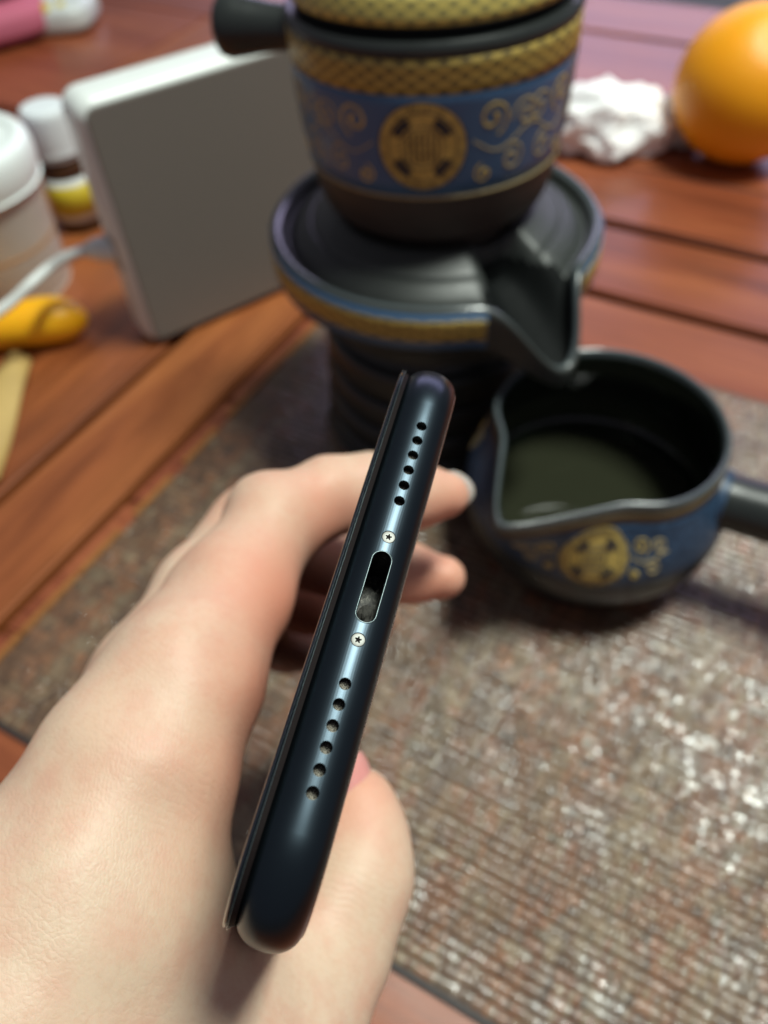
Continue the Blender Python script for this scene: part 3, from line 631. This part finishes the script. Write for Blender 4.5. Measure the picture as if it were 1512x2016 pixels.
# display: glass, bezel and the seam line
GL = NT('cover_glass'); GL.set(Base_Color=(.006, .008, .012), Roughness=.05, Coat_Weight=.6); GL.rough(GL.noise(GL.coords(), 60, 3), .03, .1); GLASS = GL.m
gl = empty('display', None, None); gl.parent = phone
V, fs = slab([(-4.28, 1.25), (-4.24, 1.06), (-4.16, .93), (-4.07, .86), (-3.98, .90), (-3.88, 1.02), (-3.81, 1.2)], 18); mesh('front_glass', V, fs, GLASS, gl, sharp=35)
V, fs = slab([(-3.80, .92), (-3.79, .84), (-3.76, .80), (-3.73, .84), (-3.72, .92)], 18); mesh('display_bezel', V, fs, plain('bezel_edge', (.34, .42, .44), .3, .8, .2, 3000), gl, sharp=35)
V, fs = slab([(-3.72, 1.2), (-3.2, 1.3)], 18); mesh('adhesive', V, fs, DARK, gl, sharp=35)
gl.rotation_euler = (0, math.radians(.25), 0)
V, fs = slab([(-3.335, 2.35), (-3.30, 2.16), (-3.24, 2.0), (-3.16, 1.9), (-3.12, 2.2)], 18); mesh('seam_line', V, fs, plain('polished_seam', (.30, .34, .34), .3, .9, .2, 3000), phone, sharp=35)
V, fs = slab([(2.86, 2.0), (2.93, 1.92), (3.02, 2.0), (3.06, 2.16)], 18); mesh('back_edge', V, fs, plain('polished_back_edge', (.5, .48, .44), .28, .95, .2, 3000), phone, sharp=35)
# ---------------------------------------------------------------- the hand
def rc(P, a, ra, b, rb):               # distance to a rounded cone
    a = np.array(a); b = np.array(b); ba = b-a; h = np.clip(((P-a)@ba)/(ba@ba), 0, 1)
    return np.linalg.norm(P-a-h[..., None]*ba, axis=-1)-(ra+(rb-ra)*h)
def smin(a, b, k): h = np.maximum(k-np.abs(a-b), 0)/k; return np.minimum(a, b)-h*h*k*.25
J = lambda px, py, d, r: (sp(px, py, d), r)
index = [J(364, 1335, 113, 11.2), J(460, 1165, 127, 9.4), J(542, 1022, 140, 8.3), J(640, 975, 146, 7.2), J(728, 968, 149, 6.9), J(810, 976, 151, 6.3), J(880, 975, 152, 4.5)]
middle = [J(318, 1345, 128, 11.0), J(405, 1165, 145, 9.0), J(500, 1030, 161, 8.4), J(610, 1090, 170, 7.6), J(700, 1118, 173, 7.4), J(800, 1130, 174, 6.6), J(868, 1135, 174, 5.2)]
ring = [J(330, 1390, 145, 10.5), J(410, 1260, 163, 8.6), J(500, 1150, 180, 8.0), J(600, 1185, 190, 7.4), J(690, 1200, 196, 6.8), J(745, 1220, 197, 5.5)]
pinky = [J(350, 1450, 158, 9.5), J(420, 1340, 174, 7.6), J(490, 1260, 190, 7.0), J(560, 1275, 204, 6.2), J(640, 1285, 212, 5.8), J(690, 1300, 213, 4.8)]
thumb = [J(330, 2130, 104, 15.0), J(430, 2085, 108, 12.2), J(560, 2015, 113, 10.2), J(650, 1870, 120, 8.8), J(704, 1735, 125, 8.2), J(708, 1650, 128, 7.0), J(695, 1572, 130, 5.6)]
palm = [([J(362, 1340, 114, 11), J(270, 1515, 106, 12.3), J(158, 1785, 100, 17.0), J(10, 2010, 98, 25), J(-260, 2500, 100, 27)]),
        ([J(318, 1350, 128, 11), J(240, 1540, 124, 12.2), J(130, 1800, 120, 17), J(-40, 2060, 118, 26)]),
        ([J(330, 1395, 145, 10.5), J(260, 1600, 142, 14), J(120, 1900, 136, 19), J(-40, 2100, 125, 22)]),
        ([J(350, 1455, 158, 9.5), J(250, 1700, 156, 12), J(120, 1980, 148, 16)]),
        ([J(255, 1560, 106, 11), J(235, 1760, 102, 12.2), J(300, 1980, 103, 14.0), J(300, 2130, 103, 17), J(10, 2200, 100, 24)])]
lo = np.array([-104, -18, 50.]); hi = np.array([26, 150, 222.]); vx = 1.05
gs = [np.arange(lo[i], hi[i], vx) for i in range(3)]
G = np.stack(np.meshgrid(*gs, indexing='ij'), -1).astype(np.float32)
def chain(P, ch, k=2.0):
    d = None
    for (a, ra), (b, rb) in zip(ch[:-1], ch[1:]):
        x = rc(P, a, ra, b, rb); d = x if d is None else smin(d, x, k)
    return d
dp = None
for c in palm:
    x = chain(G, c, 4); dp = x if dp is None else smin(dp, x, 8)
dt = chain(G, thumb, 5)
D = smin(dp, dt, 15)
fingers = None
for c in (index, middle, ring, pinky):
    x = chain(G, c, 3.5); fingers = x if fingers is None else smin(fingers, x, .9)
D = smin(D, fingers, 5)
# tendon and knuckle relief
for px, py, d, r, amp in ((548, 1000, 132, 5, .5), (372, 1330, 101, 9, .7), (690, 1740, 117, 6, .3)):
    D = D-amp*np.exp(-np.sum((G-sp(px, py, d))**2, -1)/(r*r))
rn = np.random.default_rng(5)
for _ in range(26):
    k_ = rn.normal(0, 1, 3); k_ /= np.linalg.norm(k_); wl = rn.uniform(7, 22)
    D = D+np.float32(.0045*wl)*np.sin((G@(k_*2*np.pi/wl).astype(np.float32))+rn.uniform(0, 6.28))
# the phone presses into the skin
Lp = G-PC; la = Lp@PT.astype(np.float32); lu = Lp@PU.astype(np.float32); lw = Lp@PW.astype(np.float32)
q = np.stack([np.abs(la-A0-(-.35))-3.75, np.abs(lu)-HW, np.abs(lw-LEN/2)-LEN/2], -1); q += 2.4
dph = np.linalg.norm(np.maximum(q, 0), axis=-1)+np.minimum(q.max(-1), 0)-2.4
dn = -(dph-.15); h = np.maximum(1.2-np.abs(D-dn), 0)/1.2; D = np.maximum(D, dn)+h*h*1.2*.25
del Lp, la, lu, lw, q, dph, dn, h
def nets(D, gs):                       # naive surface nets
    s = D < 0; c = [s[i:s.shape[0]-1+i, j:s.shape[1]-1+j, k:s.shape[2]-1+k] for i in (0, 1) for j in (0, 1) for k in (0, 1)]
    cnt = sum(x.astype(np.int8) for x in c); act = (cnt > 0) & (cnt < 8); idx = -np.ones(act.shape, int); ijk = np.argwhere(act); idx[act] = np.arange(len(ijk))
    acc = np.zeros((len(ijk), 3)); w = np.zeros(len(ijk)); corners = [(i, j, k) for i in (0, 1) for j in (0, 1) for k in (0, 1)]
    for a in range(8):
        for b in range(a+1, 8):
            A, B = np.array(corners[a]), np.array(corners[b])
            if np.abs(A-B).sum() != 1: continue
            da = D[tuple((ijk+A).T)]; db = D[tuple((ijk+B).T)]; m_ = (da < 0) != (db < 0); t = np.where(m_, da/np.where(m_, da-db, 1), 0)
            acc += np.where(m_[:, None], A+(B-A)*t[:, None], 0); w += m_
    V = (ijk+acc/w[:, None])*vx+lo; Fs = []
    for ax in range(3):
        o1, o2 = [x for x in range(3) if x != ax]
        sl0 = [slice(None)]*3; sl1 = [slice(None)]*3; sl0[ax] = slice(0, -1); sl1[ax] = slice(1, None)
        ch = s[tuple(sl0)] != s[tuple(sl1)]; e = np.argwhere(ch); e = e[(e[:, o1] > 0) & (e[:, o2] > 0) & (e[:, o1] < act.shape[o1]) & (e[:, o2] < act.shape[o2])]
        def at(d1, d2): x = e.copy(); x[:, o1] -= d1; x[:, o2] -= d2; return idx[tuple(x.T)]
        f = np.stack([at(0, 0), at(1, 0), at(1, 1), at(0, 1)], -1); fl = s[tuple(e.T)]
        if ax == 1: fl = ~fl
        f[fl] = f[fl][:, ::-1]; Fs.append(f[(f >= 0).all(1)])
    return V, np.concatenate(Fs)
for a_ in range(3):
    for e_ in (0, -1):
        sl_ = [slice(None)]*3; sl_[a_] = e_; D[tuple(sl_)] = 1.0
HV, HF = nets(D, gs); del G, D, dp, dt, fingers
wpt = cw(HV); origin = cw(sp(160, 1760, 105))
me = bpy.data.meshes.new('skin'); VV = (wpt-origin)*MM
me.vertices.add(len(VV)); me.vertices.foreach_set('co', VV.ravel()); me.loops.add(HF.size); me.loops.foreach_set('vertex_index', HF.ravel().astype(np.int32))
me.polygons.add(len(HF)); me.polygons.foreach_set('loop_start', np.arange(len(HF))*4); me.update(calc_edges=True); me.validate()
bm = bmesh.new(); bm.from_mesh(me); bmesh.ops.recalc_face_normals(bm, faces=bm.faces)
for _ in range(3): bmesh.ops.smooth_vert(bm, verts=bm.verts, factor=.5, use_axis_x=True, use_axis_y=True, use_axis_z=True)
bm.to_mesh(me); bm.free(); me.polygons.foreach_set('use_smooth', [True]*len(me.polygons))
# blush: redder skin on finger pads, joints and the inner side of the hand
pk_ = np.zeros(len(HV))
for px, py, d, r, a in ((640, 1060, 142, 9, .8), (575, 1220, 122, 16, 1.), (545, 1390, 112, 13, 1.), (500, 1520, 105, 11, .8), (640, 1060, 140, 12, .9), (600, 930, 135, 12, .35), (870, 1020, 150, 9, .9), (850, 1150, 172, 12, .9), (760, 1060, 160, 14, .7), (470, 1600, 98, 9, .4), (510, 1020, 133, 7, .35), (480, 1010, 155, 9, .5), (700, 1560, 126, 8, .6), (360, 1290, 100, 10, .25), (620, 1250, 170, 26, .8), (300, 1450, 95, 12, .2)):
    pk_ = np.maximum(pk_, a*np.exp(-np.sum((HV-sp(px, py, d))**2, 1)/(r*r)))
at_ = me.attributes.new('blush', 'FLOAT', 'POINT'); at_.data.foreach_set('value', pk_)
kk_ = np.zeros(len(HV))
for px, py, d, r, a in ((518, 1000, 132, 6, 1), (505, 1010, 132, 5, .8), (690, 945, 140, 5, .5), (430, 1560, 94, 9, .35), (700, 1745, 117, 7, .4)):
    kk_ = np.maximum(kk_, a*np.exp(-np.sum((HV-sp(px, py, d))**2, 1)/(r*r)))
at_ = me.attributes.new('knuckle', 'FLOAT', 'POINT'); at_.data.foreach_set('value', kk_)
m = NT('skin'); v = m.coords(); n1 = m.noise(v, 45, 4, .6); n2 = m.noise(v, 160, 4, .6)
c = m.mix(n1, (.58, .415, .295), (.67, .505, .375)); c = m.mix(m.ramp(n2, [(.42, (0, 0, 0)), (.72, (.5, .5, .5))]), c, (.60, .29, .21))
c = m.mix(m.ramp(m.noise(v, 900, 3, .7), [(.45, (0, 0, 0)), (.8, (.35, .35, .35))]), c, (.52, .30, .20)); at2 = m.n('Attribute', attribute_name='blush'); c = m.mix(at2.outputs['Fac'], c, (.66, .26, .17)); m.base(c)
m.set(Roughness=.5, Subsurface_Weight=.16, Subsurface_Scale=.003, Specular_IOR_Level=.4, Subsurface_Radius=(1.0, .35, .2))
hs = []
for rot, scl in (((0.3, .2, .5), 1700), ((.2, 1.1, 1.9), 1500), ((1.2, .4, -.5), 2300)):
    mp = m.n('Mapping'); mp.inputs['Rotation'].default_value = rot; m.l(v, mp.inputs[0])
    wv = m.n('TexWave', wave_profile='SIN'); wv.inputs['Scale'].default_value = scl/6.28*1.6; wv.inputs['Distortion'].default_value = 9; wv.inputs['Detail'].default_value = 3; wv.inputs['Detail Scale'].default_value = 2.2; m.l(mp.outputs[0], wv.inputs['Vector'])
    msk = m.ramp(m.noise(mp.outputs[0], 60, 3), [(.38, (.1, .1, .1)), (.62, (1, 1, 1))])
    hs.append(m.math('MULTIPLY', m.math('POWER', wv.outputs[0], .5), msk))
hgt = m.math('ADD', m.math('ADD', hs[0], hs[1]), m.math('ADD', hs[2], m.math('MULTIPLY', m.noise(v, 2600, 3), .6)))
fd = (cw(sp(542, 1022, 140))-cw(sp(372, 1335, 113))); fd /= np.linalg.norm(fd)
dt_ = m.n('VectorMath', operation='DOT_PRODUCT'); dt_.inputs[1].default_value = tuple(fd); m.l(v, dt_.inputs[0])
kn = m.n('Attribute', attribute_name='knuckle')
wr = m.math('SINE', m.math('ADD', m.math('MULTIPLY', dt_.outputs['Value'], 6.283/.0019), m.math('MULTIPLY', m.noise(v, 220, 3), 9)))
hgt = m.math('ADD', hgt, m.math('MULTIPLY', m.math('MULTIPLY', m.math('POWER', m.math('ABSOLUTE', wr), .6), kn.outputs['Fac']), 5.5))
m.bump(hgt, .19, .00013); SKIN = m.m
me.materials.append(SKIN)
hand = empty('hand', 'left hand gripping the black phone, fingers wrapped over its upper edge', 'hand', origin)
link(bpy.data.objects.new('skin', me), hand)
m = NT('nail'); v = m.coords(); nz = m.noise(v, 200, 3); m.base(m.mix(nz, (.42, .38, .34), (.52, .48, .44))); m.set(Roughness=.25, Coat_Weight=.4, Subsurface_Weight=.1, Subsurface_Scale=.002); NAIL = m.m
m = NT('nail_pink'); v = m.coords(); nz = m.noise(v, 200, 3); m.base(m.mix(nz, (.62, .24, .22), (.70, .32, .29))); m.set(Roughness=.28, Coat_Weight=.4, Subsurface_Weight=.15, Subsurface_Scale=.002); NAILP = m.m
def nail(c, e1, e2, r1, r2, th, curve, mat, name='fingernail', **k):
    c = np.array(c); e1 = np.array(e1, float); e1 /= np.linalg.norm(e1); e2 = np.array(e2, float); e2 -= e1*(e1@e2); e2 /= np.linalg.norm(e2); e3 = np.cross(e1, e2)
    V = []; n = 15
    for side in (1, -1):
        for i in range(n):
            for j in range(n):
                s_, t_ = i/(n-1)*2-1, j/(n-1)*2-1
                x = s_*math.sqrt(1-t_*t_/2)*r1; y_ = t_*math.sqrt(1-s_*s_/2)*r2
                z_ = -curve*(y_/r2)**2*r2-.12*curve*(x/r1)**2*r1+side*th/2*(1-(max(abs(s_), abs(t_)))**6)
                V.append(c+e1*x+e2*y_+e3*z_)
    fs = grid_faces(n, n)+[f[::-1] for f in grid_faces(n, n, off=n*n)]
    V = cw(np.array(V))-origin; return mesh(name, V, fs, mat, hand, **k)
# e3 = e1 x e2 is the outward side of the nail
nail(sp(905, 965, 152.5), (.72, .05, .70), (.0, -1, 0), 5.0, 3.9, .5, .42, NAIL, label='pale grey nail of the index finger')
nail(sp(725, 1548, 127.5), (-.28, -.93, .2), (-.55, -.006, -.8), 5.8, 4.2, .5, .5, NAILP, label='pink thumbnail')
